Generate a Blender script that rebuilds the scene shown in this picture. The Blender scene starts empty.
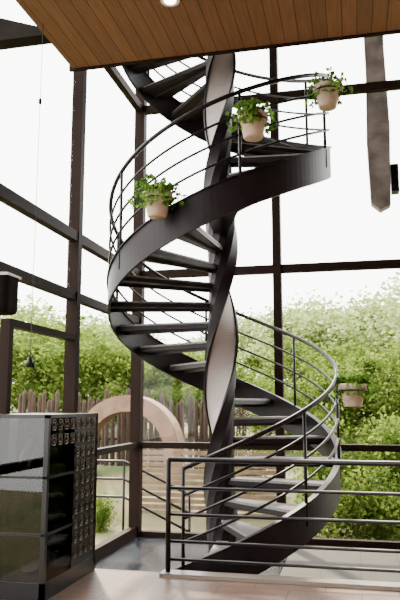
import bpy, math, random
from mathutils import Vector, Matrix
rad=math.radians
rng=random.Random(7)
S=bpy.context.scene
COL=S.collection

# ---------------- materials ----------------
def mat(name,col,rough=.5,metal=0,noise=0,nscale=8,bump=0,spec=.5,col2=None):
    m=bpy.data.materials.new(name); m.use_nodes=True
    nt=m.node_tree; b=nt.nodes['Principled BSDF']
    b.inputs['Base Color'].default_value=(*col,1)
    b.inputs['Roughness'].default_value=rough
    b.inputs['Metallic'].default_value=metal
    b.inputs['Specular IOR Level'].default_value=spec
    if noise or bump or col2:
        tc=nt.nodes.new('ShaderNodeTexCoord')
        n=nt.nodes.new('ShaderNodeTexNoise'); n.inputs['Scale'].default_value=nscale; n.inputs['Detail'].default_value=5
        nt.links.new(tc.outputs['Object'],n.inputs['Vector'])
        if noise or col2:
            r=nt.nodes.new('ShaderNodeValToRGB')
            r.color_ramp.elements[0].position=.38 if col2 else .3; r.color_ramp.elements[1].position=.6 if col2 else .7
            r.color_ramp.elements[0].color=(*(col2 or [c*(1-noise) for c in col]),1)
            r.color_ramp.elements[1].color=(*[min(1,c*(1+noise)) for c in col],1)
            nt.links.new(n.outputs['Fac'],r.inputs['Fac']); nt.links.new(r.outputs['Color'],b.inputs['Base Color'])
        if bump:
            bp=nt.nodes.new('ShaderNodeBump'); bp.inputs['Strength'].default_value=bump; bp.inputs['Distance'].default_value=.02
            nt.links.new(n.outputs['Fac'],bp.inputs['Height']); nt.links.new(bp.outputs['Normal'],b.inputs['Normal'])
    return m
def brickmat(name,c1,c2,cm,w,h,mortar,rough,rot=0,grain=0,offset=.5,spec=.5):
    m=bpy.data.materials.new(name); m.use_nodes=True
    nt=m.node_tree; b=nt.nodes['Principled BSDF']; b.inputs['Roughness'].default_value=rough; b.inputs['Specular IOR Level'].default_value=spec
    tc=nt.nodes.new('ShaderNodeTexCoord'); mp=nt.nodes.new('ShaderNodeMapping'); mp.inputs['Rotation'].default_value=(0,0,rot)
    br=nt.nodes.new('ShaderNodeTexBrick'); br.offset=offset
    br.inputs['Color1'].default_value=(*c1,1); br.inputs['Color2'].default_value=(*c2,1); br.inputs['Mortar'].default_value=(*cm,1)
    br.inputs['Scale'].default_value=1; br.inputs['Brick Width'].default_value=w; br.inputs['Row Height'].default_value=h
    br.inputs['Mortar Size'].default_value=mortar
    nt.links.new(tc.outputs['Object'],mp.inputs['Vector']); nt.links.new(mp.outputs['Vector'],br.inputs['Vector'])
    out=br.outputs['Color']
    mp2=nt.nodes.new('ShaderNodeMapping'); mp2.inputs['Scale'].default_value=(1.5,25,1) if grain else (2,2,2)
    nt.links.new(mp.outputs['Vector'],mp2.inputs['Vector'])
    n=nt.nodes.new('ShaderNodeTexNoise'); n.inputs['Scale'].default_value=2; n.inputs['Detail'].default_value=6
    nt.links.new(mp2.outputs['Vector'],n.inputs['Vector'])
    mx=nt.nodes.new('ShaderNodeMix'); mx.data_type='RGBA'; mx.blend_type='MULTIPLY'; mx.inputs[0].default_value=.55
    rp=nt.nodes.new('ShaderNodeValToRGB'); rp.color_ramp.elements[0].position=.3; rp.color_ramp.elements[0].color=(.5,.5,.5,1); rp.color_ramp.elements[1].position=.65
    nt.links.new(n.outputs['Fac'],rp.inputs['Fac']); nt.links.new(out,mx.inputs[6]); nt.links.new(rp.outputs['Color'],mx.inputs[7])
    nt.links.new(mx.outputs[2],b.inputs['Base Color'])
    return m
def glassmat(name,gloss=.05,tint=(1,1,1)):
    m=bpy.data.materials.new(name); m.use_nodes=True; nt=m.node_tree
    for n in list(nt.nodes): nt.nodes.remove(n)
    o=nt.nodes.new('ShaderNodeOutputMaterial'); t=nt.nodes.new('ShaderNodeBsdfTransparent'); g=nt.nodes.new('ShaderNodeBsdfGlossy')
    t.inputs['Color'].default_value=(*tint,1); g.inputs['Roughness'].default_value=.02
    mx=nt.nodes.new('ShaderNodeMixShader'); mx.inputs[0].default_value=gloss
    nt.links.new(t.outputs[0],mx.inputs[1]); nt.links.new(g.outputs[0],mx.inputs[2]); nt.links.new(mx.outputs[0],o.inputs[0])
    return m
def leafmat(name,c1,c2,tr=.5):
    m=bpy.data.materials.new(name); m.use_nodes=True; nt=m.node_tree
    for n in list(nt.nodes): nt.nodes.remove(n)
    o=nt.nodes.new('ShaderNodeOutputMaterial'); d=nt.nodes.new('ShaderNodeBsdfDiffuse'); t=nt.nodes.new('ShaderNodeBsdfTranslucent')
    tc=nt.nodes.new('ShaderNodeTexCoord'); n=nt.nodes.new('ShaderNodeTexNoise'); n.inputs['Scale'].default_value=1.7
    r=nt.nodes.new('ShaderNodeValToRGB'); r.color_ramp.elements[0].position=.35; r.color_ramp.elements[1].position=.65
    r.color_ramp.elements[0].color=(*c1,1); r.color_ramp.elements[1].color=(*c2,1)
    nt.links.new(tc.outputs['Object'],n.inputs['Vector']); nt.links.new(n.outputs['Fac'],r.inputs['Fac'])
    nt.links.new(r.outputs[0],d.inputs[0]); nt.links.new(r.outputs[0],t.inputs[0])
    mx=nt.nodes.new('ShaderNodeMixShader'); mx.inputs[0].default_value=tr
    nt.links.new(d.outputs[0],mx.inputs[1]); nt.links.new(t.outputs[0],mx.inputs[2]); nt.links.new(mx.outputs[0],o.inputs[0])
    return m
M_steel=mat('dark_painted_steel',(.0085,.005,.0065),.48,.0,.2,6,spec=.22)
M_rail=mat('rail_steel',(.007,.0045,.006),.4,spec=.22)
M_frame=mat('window_frame_bronze',(.013,.0065,.0045),.6,0,.15,3,spec=.06)
M_tread=mat('granite_tread',(.19,.175,.17),.4,0,.25,30)
M_pale=mat('brushed_inlay',(.26,.22,.21),.45,.0,.06,3)
M_soffit=brickmat('ceiling_wood_planks',(.205,.09,.044),(.16,.069,.034),(.055,.024,.012),3.2,.14,.005,.6,rad(90),1,spec=.3)
M_floor=brickmat('floor_tile',(.205,.125,.085),(.165,.10,.07),(.08,.05,.038),.6,.3,.006,.38,spec=.22)
M_dtile=brickmat('dark_polished_tile',(.03,.034,.042),(.045,.05,.058),(.01,.01,.01),.45,.45,.006,.14,offset=0)
M_ltile=brickmat('grey_stone_tile',(.06,.052,.040),(.05,.044,.034),(.025,.022,.018),.45,.45,.006,.6,offset=0,spec=.12)
M_wall=mat('plaster',(.22,.18,.15),.8,0,.08,3)
M_roof=mat('roof_dark_timber',(.05,.03,.02),.7,0,.2,4)
M_glass=glassmat('window_glass',.006)
M_glass2=glassmat('back_window_glass',.006)
M_cglass=glassmat('cabinet_glass',.035,(.26,.26,.26))
M_black=mat('black_lacquer',(.005,.0045,.005),.3,spec=.25)
M_matte=mat('matte_dark_timber',(.008,.006,.005),.8,0,.2,4,spec=.05)
M_pot=mat('pot_terracotta',(.42,.30,.22),.7,0,.15,14)
M_soil=mat('soil',(.05,.03,.02),.9)
M_leaf=leafmat('pothos_leaf',(.04,.11,.015),(.15,.26,.045))
M_tleaf=leafmat('tree_leaf',(.045,.085,.013),(.20,.265,.05))
M_tleaf_haze=leafmat('tree_leaf_hazed',(.17,.24,.075),(.38,.43,.18))  # far trees: atmospheric haze painted into the paler leaf colours
M_bark=mat('bark',(.06,.04,.03),.9,0,.3,9,.5)
M_ground=mat('grassy_ground',(.17,.14,.07),.95,0,0,.9,col2=(.07,.10,.025))
M_stake=mat('stake_wood',(.038,.02,.012),.9,0,.4,5)
M_slat=mat('bamboo_slat',(.17,.11,.065),.8,0,.3,5)
M_arch=mat('sandstone',(.19,.115,.075),.9,0,.3,5)
M_timber=mat('weathered_timber',(.17,.14,.125),.9,0,.5,4,.5)
M_curb=mat('marble_curb',(.22,.18,.15),.3,0,.08,4)
M_white=mat('white_plastic',(.6,.6,.6),.4)
M_ceram=mat('glazed_ceramic',(.16,.15,.15),.25,0,.3,6)
M_brass=mat('antique_pewter',(.10,.085,.07),.4,.6,.3,20)
M_emit=bpy.data.materials.new('lamp_lens'); M_emit.use_nodes=True
_b=M_emit.node_tree.nodes['Principled BSDF']; _b.inputs['Emission Color'].default_value=(1,.93,.8,1); _b.inputs['Emission Strength'].default_value=12

# ---------------- helpers ----------------
def empty(name,loc=(0,0,0)):
    e=bpy.data.objects.new(name,None); e.location=loc; e.empty_display_size=.2; COL.objects.link(e); return e
def mesh(name,verts,faces,mats,parent=None,idx=None,smooth=False,loc=(0,0,0)):
    me=bpy.data.meshes.new(name); me.from_pydata([tuple(v) for v in verts],[],faces); 
    for m in (mats if isinstance(mats,(list,tuple)) else [mats]): me.materials.append(m)
    if idx:
        for p,i in zip(me.polygons,idx): p.material_index=i
    if smooth:
        for p in me.polygons: p.use_smooth=True
    me.update()
    o=bpy.data.objects.new(name,me); o.location=loc; COL.objects.link(o)
    if parent: o.parent=parent
    return o
class MB:
    def __init__(s): s.v=[];s.f=[];s.i=[]
    def box(s,x0,x1,y0,y1,z0,z1,mi=0):
        b=len(s.v); s.v+=[(x0,y0,z0),(x1,y0,z0),(x1,y1,z0),(x0,y1,z0),(x0,y0,z1),(x1,y0,z1),(x1,y1,z1),(x0,y1,z1)]
        for q in ((0,3,2,1),(4,5,6,7),(0,1,5,4),(1,2,6,5),(2,3,7,6),(3,0,4,7)): s.f.append(tuple(b+k for k in q)); s.i.append(mi)
        return s
    def tube(s,pts,r,n=8,mi=0,closed=False):
        pts=[Vector(p) for p in pts]; base=len(s.v); N=len(pts)
        for k,p in enumerate(pts):
            t=(pts[min(k+1,N-1)]-pts[max(k-1,0)])
            if closed: t=pts[(k+1)%N]-pts[(k-1)%N]
            t.normalize()
            up=Vector((0,0,1)) if abs(t.z)<.9 else Vector((1,0,0))
            a=t.cross(up).normalized(); c=a.cross(t)
            rr=r[k] if isinstance(r,(list,tuple)) else r
            for j in range(n):
                w=2*math.pi*j/n; s.v.append(tuple(p+a*rr*math.cos(w)+c*rr*math.sin(w)))
        for k in range(N if closed else N-1):
            k2=(k+1)%N
            for j in range(n):
                j2=(j+1)%n; s.f.append((base+k*n+j,base+k*n+j2,base+k2*n+j2,base+k2*n+j)); s.i.append(mi)
        if not closed:
            s.f.append(tuple(base+j for j in range(n-1,-1,-1))); s.i.append(mi)
            s.f.append(tuple(base+(N-1)*n+j for j in range(n))); s.i.append(mi)
        return s
    def lathe(s,prof,c=(0,0,0),n=24,mi=0):
        base=len(s.v); N=len(prof)
        for r,z in prof:
            for j in range(n):
                w=2*math.pi*j/n; s.v.append((c[0]+r*math.cos(w),c[1]+r*math.sin(w),c[2]+z))
        for k in range(N-1):
            for j in range(n):
                j2=(j+1)%n; s.f.append((base+k*n+j,base+k*n+j2,base+(k+1)*n+j2,base+(k+1)*n+j)); s.i.append(mi)
        return s
    def leaf(s,p,size,mi=0,droop=0):
        p=Vector(p); d=Vector((rng.gauss(0,1),rng.gauss(0,1),rng.gauss(0,.7)-droop)).normalized()
        u=d.cross(Vector((rng.gauss(0,1),rng.gauss(0,1),rng.gauss(0,1)))).normalized(); n=d.cross(u)
        b=len(s.v); L=size; W=size*.36
        s.v+=[tuple(p),tuple(p+d*L*.45+u*W+n*L*.08),tuple(p+d*L),tuple(p+d*L*.45-u*W+n*L*.08)]
        s.f.append((b,b+1,b+2)); s.f.append((b,b+2,b+3)); s.i+= [mi,mi]
    def obj(s,name,mats,parent=None,smooth=False,loc=(0,0,0)):
        return mesh(name,s.v,s.f,mats,parent,s.i,smooth,loc)
def box(name,x0,x1,y0,y1,z0,z1,m,parent=None):
    return MB().box(x0,x1,y0,y1,z0,z1).obj(name,m,parent)

# ---------------- room shell ----------------
XL,YB=-3.2,9.75; XR=5.36; YR=-2.5; ZT=8.6; ZL=-.35; YE=6.35
box('floor',XL,XR,YR,YE,-.6,0,M_floor)
box('floor_stairwell',XL,-.9,YE,YB+.1,-.6,ZL,M_dtile)
box('floor_lower',-.9,XR,YE,YB+.1,-.6,ZL,M_ltile)
box('trim_1',-1.8,XR,YE-.16,YE-.001,0,.03,M_curb)
box('wall_rear',XL,XR,YR-.2,YR,-.6,ZT,M_wall)
box('wall_right',XR,XR+.2,YR-.2,YB,-.6,ZT,M_wall)
box('roof',XL-.6,XR+.6,YR-.6,YB+1.6,ZT,ZT+.25,M_roof)
box('ceiling',-2.86,XR,YR,6.3,5.15,5.45,M_soffit)
box('trim_2',-2.90,XR,6.3,6.34,5.13,5.6,M_frame)

wl=empty('window_1'); g=MB(); w=.055
for y in (-2.4,0.1,2.5,4.92,7.33):
    g.box(XL-.09,XL+.05,y-w,y+w,-.6,ZT)
g.box(XL-.09,XL+.07,YB-.07,YB+.07,-.6,ZT)
for z,h in ((6.25,.06),(3.54,.06),(2.82,.05),(.96,.04),(8.5,.1),(-.3,.1)):
    g.box(XL-.06,XL+.04,YR,YB,z-h,z+h)
g.box(XL-.05,XL+.05,5.72,5.80,-.0,2.36); g.box(XL-.05,XL+.05,5.80,7.27,2.29,2.36)
g.obj('frame',M_frame,wl)
box('pane',XL-.012,XL-.004,YR,YB-.02,-.55,ZT-.05,M_glass,wl)
wb=empty('window_2'); g=MB()
for x in (-1.06,1.08,3.22,5.3):
    g.box(x-.06,x+.06,YB-.06,YB+.1,-.6,ZT)
for z,h in ((6.25,.06),(3.54,.06),(.96,.045),(8.5,.1),(-.33,.06)):
    g.box(XL,XR,YB-.04,YB+.07,z-h,z+h)
g.obj('frame',M_frame,wb)
box('pane',XL+.07,XR,YB+.006,YB+.014,-.55,ZT-.05,M_glass2,wb)
g=MB(); vs=[(-5.2,5.72),(-3.3,5.72),(-3.3,5.80),(-4.2,6.12),(-5.2,6.2)]
b=len(vs)
for yy in (6.5,6.7):
    for p in vs: g.v.append((p[0],yy,p[1]))
g.f.append(tuple(range(b))); g.f.append(tuple(range(2*b-1,b-1,-1))); g.i+=[0,0]
for k in range(b): g.f.append((k,(k+1)%b,(k+1)%b+b,k+b)); g.i.append(0)
g.box(-5.2,-5.05,6.5,6.7,-.7,5.72)
g.obj('exterior_roof_beam',M_matte)

dl=empty('recessed_downlight',(-1.5,5.34,5.15)); 
MB().lathe([(.0,-.004),(.055,-.004),(.06,-.012),(.085,-.012),(.085,.0)]).obj('bezel',M_white,dl)
MB().lathe([(.0,-.016),(.05,-.014)]).obj('lens',M_emit,dl)

# ---------------- spiral staircase ----------------
CX,CY=-1.56,7.95; R=1.37; PITCH=3.68
def sz(th): return .8+PITCH*th/360
def hp(th,r,z): return (CX+r*math.cos(rad(th)),CY+r*math.sin(rad(th)),z)
T0,T1=-108,562
st=empty('spiral_staircase')
def band(name,r0,r1,zl,zh,a0,a1,m,step=3):
    v=[];f=[];n=int((a1-a0)/step)
    for k in range(n+1):
        a=a0+(a1-a0)*k/n; z=sz(a)
        for r,dz in ((r0,zl),(r1,zl),(r1,zh),(r0,zh)):
            v.append(hp(a,r,max(z+dz,ZL)))
    for k in range(n):
        b=4*k
        for j in range(4):
            j2=(j+1)%4; f.append((b+j,b+4+j,b+4+j2,b+j2))
    f.append((0,1,2,3)); f.append((4*n+3,4*n+2,4*n+1,4*n))
    return mesh(name,v,f,m,st)
band('outer_stringer',R-.03,R,-.2,.17,T0,T1,M_steel)
band('stringer_cap',R-.05,R+.02,.17,.185,T0,T1,M_steel)
ntr=int((T1-T0)/22.5)
for i in range(ntr):
    a=-101+22.5*i
    z=sz(a)
    if z<ZL+.1: continue
    g=MB()
    def wedge(r0,r1,h0,h1,z0,z1,mi):
        b=len(g.v); pts=[]
        for (r,s) in ((r0,-h0),(r1,-h1),(r1,h1),(r0,h0)):
            c,sn=math.cos(rad(a)),math.sin(rad(a))
            pts.append((CX+r*c-s*sn,CY+r*sn+s*c))
        for zz in (z0,z1):
            for p in pts: g.v.append((p[0],p[1],zz))
        for q in ((3,2,1,0),(4,5,6,7),(0,1,5,4),(1,2,6,5),(2,3,7,6),(3,0,4,7)): g.f.append(tuple(b+k for k in q)); g.i.append(mi)
    wedge(.10,R-.035,.08,.22,z-.05,z,0)
    wedge(.14,R-.06,.065,.205,z,z+.025,1)
    wedge(.10,R-.035,.012,.012,z-.085,z-.05,0)
    g.obj('tread_%d'%(i+1),[M_steel,M_tread],st)
v=[];f=[];idx=[]
W,D=.178,.12
P=[(D,-W),(D,-W+.026),(D-.02,-W+.032),(D-.02,W-.032),(D,W-.026),(D,W)]
P+=[(-.02,W+.005),(-D*.8,W*.72),(-D*1.15,W*.3),(-D*1.15,-W*.3),(-D*.8,-W*.72),(-.02,-W-.005)]
n=len(P); z0,z1=ZL,7.9; NS=420
for k in range(NS+1):
    z=z0+(z1-z0)*k/NS; ph=rad(-79+360*(z-2.05)/3.55)
    for (a,b) in P:
        v.append((CX+a*math.cos(ph)-b*math.sin(ph),CY+a*math.sin(ph)+b*math.cos(ph),z))
for k in range(NS):
    for j in range(n):
        j2=(j+1)%n; f.append((k*n+j,k*n+j2,(k+1)*n+j2,(k+1)*n+j)); idx.append(1 if j==2 else 0)
f.append(tuple(range(n-1,-1,-1))); idx.append(0); f.append(tuple(NS*n+j for j in range(n))); idx.append(0)
mesh('twisted_column',v,f,[M_steel,M_pale],st,idx)
MB().lathe([(0,0),(.3,0),(.3,.03),(0,.03)],(CX,CY,ZL)).obj('base_plate',M_steel,st)
RR=R-.01
def helix(dz,r,a0,a1,step=4):
    n=int((a1-a0)/step); return [hp(a0+(a1-a0)*k/n,r,sz(a0+(a1-a0)*k/n)+dz) for k in range(n+1)]
MB().tube(helix(1.10,RR,-95,T1),.024,10).obj('handrail',M_rail,st,True)
for j,dz in enumerate((.84,.62,.40)):
    MB().tube(helix(dz,RR,-95,T1),.014,8).obj('rail_rod_%d'%(j+1),M_rail,st,True)
k=0
for a in (-95,-40,-2,55,110,178,225,290,346,400,455,510,558):
    k+=1
    MB().tube([hp(a,RR,sz(a)-.05),hp(a,RR,sz(a)+1.1)],.018,8).obj('post_%d'%k,M_rail,st,True)

box('floor_upper',-2.86,XR,YR,6.3,6.3,6.5,M_roof)

# ---------------- hanging pots ----------------
def pot(th,z,seed):
    r=R+.17; c=hp(th,r,z)
    e=empty('hanging_potted_pothos',c)
    MB().lathe([(0,-.13),(.095,-.13),(.10,-.12),(.135,.06),(.155,.065),(.16,.12),(.145,.125),(.13,.07),(.0,.07)]).obj('pot',M_pot,e,True)
    MB().lathe([(0,.085),(.135,.085)]).obj('soil',M_soil,e)
    g=MB(); g.tube([(.165*math.cos(2*math.pi*k/24),.165*math.sin(2*math.pi*k/24),.05) for k in range(24)],.007,6,closed=True)
    ix=-math.cos(rad(th)); iy=-math.sin(rad(th))
    g.tube([(ix*.16,iy*.16,.05),(ix*.185,iy*.185,.05),(ix*.185,iy*.185,.2)],.007,6)
    g.obj('ring_bracket',M_rail,e)
    g=MB()
    for s in range(38):
        a=rng.uniform(0,6.28); L=rng.uniform(.06,.25); p=Vector((.05*math.cos(a),.05*math.sin(a),.10)); 
        pts=[]
        for q in range(7):
            t=q/6; pts.append(p+Vector((math.cos(a)*L*t,math.sin(a)*L*t,.18*math.sin(t*3)*rng.uniform(.6,1)*(L/.2)-.10*t*t)))
        g.tube(pts,.003,4,1)
        for q in range(1,7):
            for _ in range(2): g.leaf(pts[q],rng.uniform(.045,.08),0,.2)
    g.obj('foliage',[M_leaf,M_leaf],e)
pot(-5,1.66,1); pot(333,4.98,2); pot(294,4.40,3); pot(256,3.60,4)

# ---------------- guard railing ----------------
gr=empty('guard_railing')
for j,x in enumerate((-1.74,1.9,4.6)):
    MB().tube([(x,6.27,.03),(x,6.27,1.04)],.024,10).obj('post_%d'%(j+1),M_rail,gr,True)
for j,(z,r) in enumerate(((1.04,.024),(.78,.015),(.54,.015),(.30,.015),(.14,.015))):
    MB().tube([(-1.74,6.27,z),(5.3,6.27,z)],r,8).obj('rail_%d'%(j+1),M_rail,gr,True)
box('stair_step',XL+.05,-2.55,YE,YE+.3,ZL,-.17,M_floor)

# ---------------- display cabinet ----------------
c=empty('display_cabinet'); g=MB()
x0,x1,y0,y1,H=-3.13,-2.47,5.2,6.3,1.47; t=.02
for x in (x0,x1-2*t):
    for y in (y0,y1-2*t): g.box(x,x+2*t,y,y+2*t,0,H)
g.box(x0,x1,y0,y1,H-.03,H); g.box(x0,x1,y0,y1,0,.14)
for z in (.5,.95):
    g.box(x0,x1,y0,y0+t,z,z+.02); g.box(x1-t,x1,y0,y1,z,z+.02)
g.box(x0,x1,y1-.03,y1-.01,.1,H)
g.box(x0+.005,x0+.02,y0,y1,.1,1.05)
g.box(x1-.015,x1-.005,5.75,y1,.1,H)
g.obj('carcass',M_black,c)
g=MB(); g.box(x0+.04,x1-.04,y0+.008,y0+.014,.12,H-.03); g.box(x1-.014,x1-.008,y0+.04,5.75,.12,H-.03)
g.box(x0+.05,x1-.05,y0+.04,y1-.04,.5,.51); g.box(x0+.05,x1-.05,y0+.04,y1-.04,.95,.96)
g.obj('glass',M_cglass,c)
g=MB()
for i in range(8):
    for j in range(10):
        yy=5.30+.125*i; zz=1.385-.125*j
        if yy>6.25 or (j>1 and yy<5.8): continue
        R1=.045
        for r_ in (R1,R1*.45):
            g.tube([(x1+.003,yy+r_*math.cos(w*math.pi/6),zz+r_*math.sin(w*math.pi/6)) for w in range(12)],.0045,5,closed=True)
        for q in range(4):
            w=math.pi/4+q*math.pi/2
            g.tube([(x1+.003,yy+R1*.45*math.cos(w),zz+R1*.45*math.sin(w)),(x1+.003,yy+R1*1.35*math.cos(w),zz+R1*1.35*math.sin(w))],.004,5)
g.obj('filigree',M_brass,c)
for j,(px,py,pz,s) in enumerate(((-2.9,5.5,.51,1),(-2.7,5.8,.51,.8),(-2.85,5.6,.96,.9),(-2.68,5.4,.96,.7),(-2.8,5.6,.14,1.1),(-2.95,5.9,.96,1.1),(-2.6,5.5,.14,.8))):
    MB().lathe([(0,0),(.06*s,0),(.09*s,.08*s),(.08*s,.17*s),(.035*s,.23*s),(.05*s,.28*s)],(px,py,pz)).obj('vase_%d'%(j+1),M_ceram,c,True)

e=empty('wall_speaker',(-3.0,5.27,2.53)); g=MB().box(-.13,.12,-.12,.12,-.2,.17); o=g.obj('body',M_matte,e)
bv=o.modifiers.new('b','BEVEL'); bv.width=.05; bv.segments=4
MB().box(-.10,.125,-.124,.124,.13,.15).obj('band',M_white,e)
MB().box(-.15,-.12,-.04,.04,-.05,.05).obj('bracket',M_black,e)

e=empty('pendant_lamp',(-2.78,5.43,1.9))
MB().tube([(0,0,.06),(0,0,3.25)],.003,5).obj('cord',M_black,e)
MB().lathe([(0,2.42),(.015,2.44),(.015,2.48),(0,2.5)],n=12).obj('grip',M_black,e,True)
MB().lathe([(.015,.07),(.022,.05),(.045,-.02),(.042,-.02),(.015,.04)],n=16).obj('shade',M_black,e,True)

# ---------------- exterior ----------------
def gz(x,y):
    if y<11: b=-.6
    elif y<14.5: b=-.6+(y-11)/3.5*.9
    elif y<40: b=.3+(y-14.5)*.07
    else: b=2.08+(y-40)*.05
    return b
v=[];f=[];nx,ny=50,60
for j in range(ny+1):
    y=-6+ 96*(j/ny)
    for i in range(nx+1):
        x=-50+90*i/nx; v.append((x,y,gz(x,y)+rng.uniform(-.05,.05)-(0.05 if y<12 else 0)))
for j in range(ny):
    for i in range(nx):
        a=j*(nx+1)+i; f.append((a,a+1,a+nx+2,a+nx+1))
mesh('ground',v,f,M_ground,None,None,True)

def tree_mesh(name,h,spread,nl,leafsize,ml,seed):
    r2=random.Random(seed); g=MB()
    tops=[]
    g.tube([(0,0,-.3),(r2.uniform(-.1,.1),0,h*.3),(r2.uniform(-.2,.2),r2.uniform(-.2,.2),h*.75)],[.11,.08,.03],7,1)
    for k in range(14):
        a=r2.uniform(0,6.28); z0=h*r2.uniform(.08,.6); L=spread*r2.uniform(.5,1)
        p1=Vector((math.cos(a)*L,math.sin(a)*L,z0+h*r2.uniform(.06,.32)))
        g.tube([(0,0,z0),tuple(Vector((0,0,z0)).lerp(p1,.5)+Vector((0,0,.15))),tuple(p1)],[.045,.03,.012],5,1)
        tops.append(p1)
    tops.append(Vector((0,0,h*.85))); tops.append(Vector((.2,.1,h*.7)))
    per=nl//len(tops)
    for p in tops:
        br=spread*r2.uniform(.28,.5)
        for _ in range(per):
            d=Vector((r2.gauss(0,.5),r2.gauss(0,.5),r2.gauss(0,.42)))*br
            g.leaf(p+d,leafsize*r2.uniform(.7,1.3),0,.2)
    return g.obj(name,[ml,M_bark])
protos=[tree_mesh('tree',5.2,1.9,6800,.17,M_tleaf,1),tree_mesh('tree',4.6,1.7,6200,.16,M_tleaf_haze,2),tree_mesh('tree',5.6,2.2,7200,.19,M_tleaf_haze,3)]
spots=[]
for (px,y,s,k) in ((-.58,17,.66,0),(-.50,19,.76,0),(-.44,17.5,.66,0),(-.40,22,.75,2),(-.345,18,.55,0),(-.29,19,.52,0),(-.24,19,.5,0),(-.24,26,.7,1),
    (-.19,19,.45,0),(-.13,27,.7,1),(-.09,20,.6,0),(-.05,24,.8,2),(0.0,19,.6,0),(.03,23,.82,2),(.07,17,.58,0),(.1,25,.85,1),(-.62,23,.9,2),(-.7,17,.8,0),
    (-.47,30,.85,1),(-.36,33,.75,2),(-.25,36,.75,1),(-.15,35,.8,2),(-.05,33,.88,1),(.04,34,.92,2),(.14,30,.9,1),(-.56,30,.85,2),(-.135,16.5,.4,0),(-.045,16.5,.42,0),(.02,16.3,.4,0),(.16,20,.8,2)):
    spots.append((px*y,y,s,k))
used=set()
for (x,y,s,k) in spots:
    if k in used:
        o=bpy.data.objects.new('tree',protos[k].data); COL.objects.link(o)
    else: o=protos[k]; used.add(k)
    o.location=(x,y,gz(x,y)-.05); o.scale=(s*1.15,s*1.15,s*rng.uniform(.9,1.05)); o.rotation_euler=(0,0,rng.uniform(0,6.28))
def shrub_mesh(seed):
    r2=random.Random(seed); g=MB()
    for k in range(12):
        a=r2.uniform(0,6.28); L=r2.uniform(.1,.5); p=Vector((math.cos(a)*L,math.sin(a)*L,r2.uniform(.15,.9)))
        g.tube([(0,0,-.1),tuple(p*.5+Vector((0,0,.05))),tuple(p)],[.02,.013,.006],5,1)
        for _ in range(250):
            g.leaf(p+Vector((r2.gauss(0,.17),r2.gauss(0,.17),r2.gauss(-.08,.2))),r2.uniform(.05,.1),0,.1)
    return g.obj('shrub',[M_tleaf,M_bark])
sh=[shrub_mesh(5),shrub_mesh(6)]
first=[True,True]
for i,(x,y,s) in enumerate(((-.45,11.2,.78),(.45,11.4,.85),(1.4,11.4,.9),(-.5,13.0,1.05),(.5,13.1,1.05),(1.5,13.1,1.0),(-1.9,13.2,.7),(-6.2,9.4,1.0),(-5.7,7.6,.8),(-6.9,10.9,1.0),(-4.3,11.2,.45),(-5.3,11.9,.5))):
    k=i%2
    if first[k]: o=sh[k]; first[k]=False
    else: o=bpy.data.objects.new('shrub',sh[k].data); COL.objects.link(o)
    o.location=(x,y,gz(x,y)-.05); o.scale=(s*1.15,s,s*1.25); o.rotation_euler=(0,0,rng.uniform(0,6.28))
g=MB(); x=-7.6
while x<-2.2:
    h=rng.uniform(1.55,1.95); y=14.4+rng.uniform(-.05,.05); l=rng.uniform(-.04,.04)
    g.tube([(x,y,.1),(x+l,y,h-.08),(x+l,y,h)],[.055,.05,.01],6); x+=rng.uniform(.10,.15)
g.tube([(-7.6,14.46,.8),(-2.2,14.46,.8)],.03,6); g.tube([(-7.6,14.46,1.35),(-2.2,14.46,1.35)],.03,6)
g.obj('stake_fence',M_stake)
g=MB()
for k in range(12):
    z=-.5+.105*k; g.box(-3.9,-1.3,11.98,12.0,z,z+.075)
for x in (-3.9,-3.1,-2.2,-1.35): g.box(x,x+.06,12.0,12.06,-.7,.82)
g.obj('slatted_screen',M_slat)
g=MB(); N=24
ca=(-4.62,13.3,0); ro,ri=1.15,.82
for k in range(N+1):
    w=math.pi*k/N
    for r,yy in ((ri,0),(ro,0),(ro,.5),(ri,.5)):
        g.v.append((ca[0]+r*math.cos(w),ca[1]+yy,.6+r*math.sin(w)))
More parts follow.
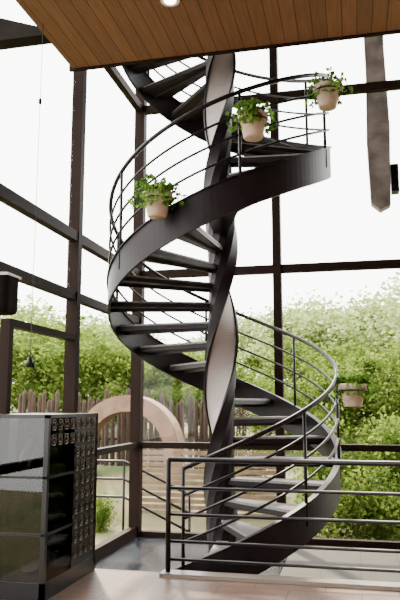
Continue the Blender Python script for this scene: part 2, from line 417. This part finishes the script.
for k in range(N):
    for j in range(4):
        j2=(j+1)%4; g.f.append((4*k+j,4*k+4+j,4*k+4+j2,4*k+j2)); g.i.append(0)
g.box(ca[0]-ro,ca[0]-ri,13.3,13.8,-.5,.6); g.box(ca[0]+ri,ca[0]+ro,13.3,13.8,-.5,.6)
g.obj('stone_arch',M_arch)
e=empty('outdoor_handrail')
for j,dz in enumerate((0,-.27,-.54)):
    MB().tube([(-4.6,10.2,.68+dz),(-3.55,10.2,.68+dz),(-2.5,10.2,.2+dz)],.02,8).obj('rail_%d'%(j+1),M_rail,e,True)
for j,(x,z) in enumerate(((-4.6,.68),(-3.55,.68),(-2.5,.2))):
    MB().tube([(x,10.2,-.75),(x,10.2,z)],.02,8).obj('post_%d'%(j+1),M_rail,e,True)
g=MB(); vs=[(.36,4.75),(.5,4.62),(.66,4.70),(.70,6),(.66,7.4),(.68,ZT+.1),(.34,ZT+.1),(.36,7),(.33,5.8)]
b=len(vs); 
for yy in (10.7,10.9):
    for p in vs: g.v.append((p[0],yy,p[1]))
g.f.append(tuple(range(b))); g.f.append(tuple(range(2*b-1,b-1,-1))); g.i+=[0,0]
for k in range(b): g.f.append((k,(k+1)%b+0,(k+1)%b+b,k+b)); g.i.append(0)
g.box(.68,.80,10.65,10.85,4.9,5.35,1)
g.obj('weathered_timber_post',[M_timber,M_black])

# ---------------- light ----------------
w=bpy.data.worlds.new('overcast_sky'); S.world=w; w.use_nodes=True
bg=w.node_tree.nodes['Background']; bg.inputs[0].default_value=(1,.985,.95,1); bg.inputs[1].default_value=10
sl=bpy.data.lights.new('sun','SUN'); sl.energy=20; sl.angle=rad(3); sl.color=(1,.89,.68)
so=bpy.data.objects.new('sun',sl); COL.objects.link(so); so.rotation_euler=(rad(-38),rad(-25),0); so.location=(0,20,15)

# ---------------- camera ----------------
cd=bpy.data.cameras.new('camera'); cd.sensor_fit='VERTICAL'; cd.sensor_height=36; cd.lens=36*670/600
co=bpy.data.objects.new('camera',cd); COL.objects.link(co)
co.location=(0,0,1.55); co.rotation_euler=(rad(90+8.9),0,rad(12.9)); cd.clip_end=500
S.camera=co
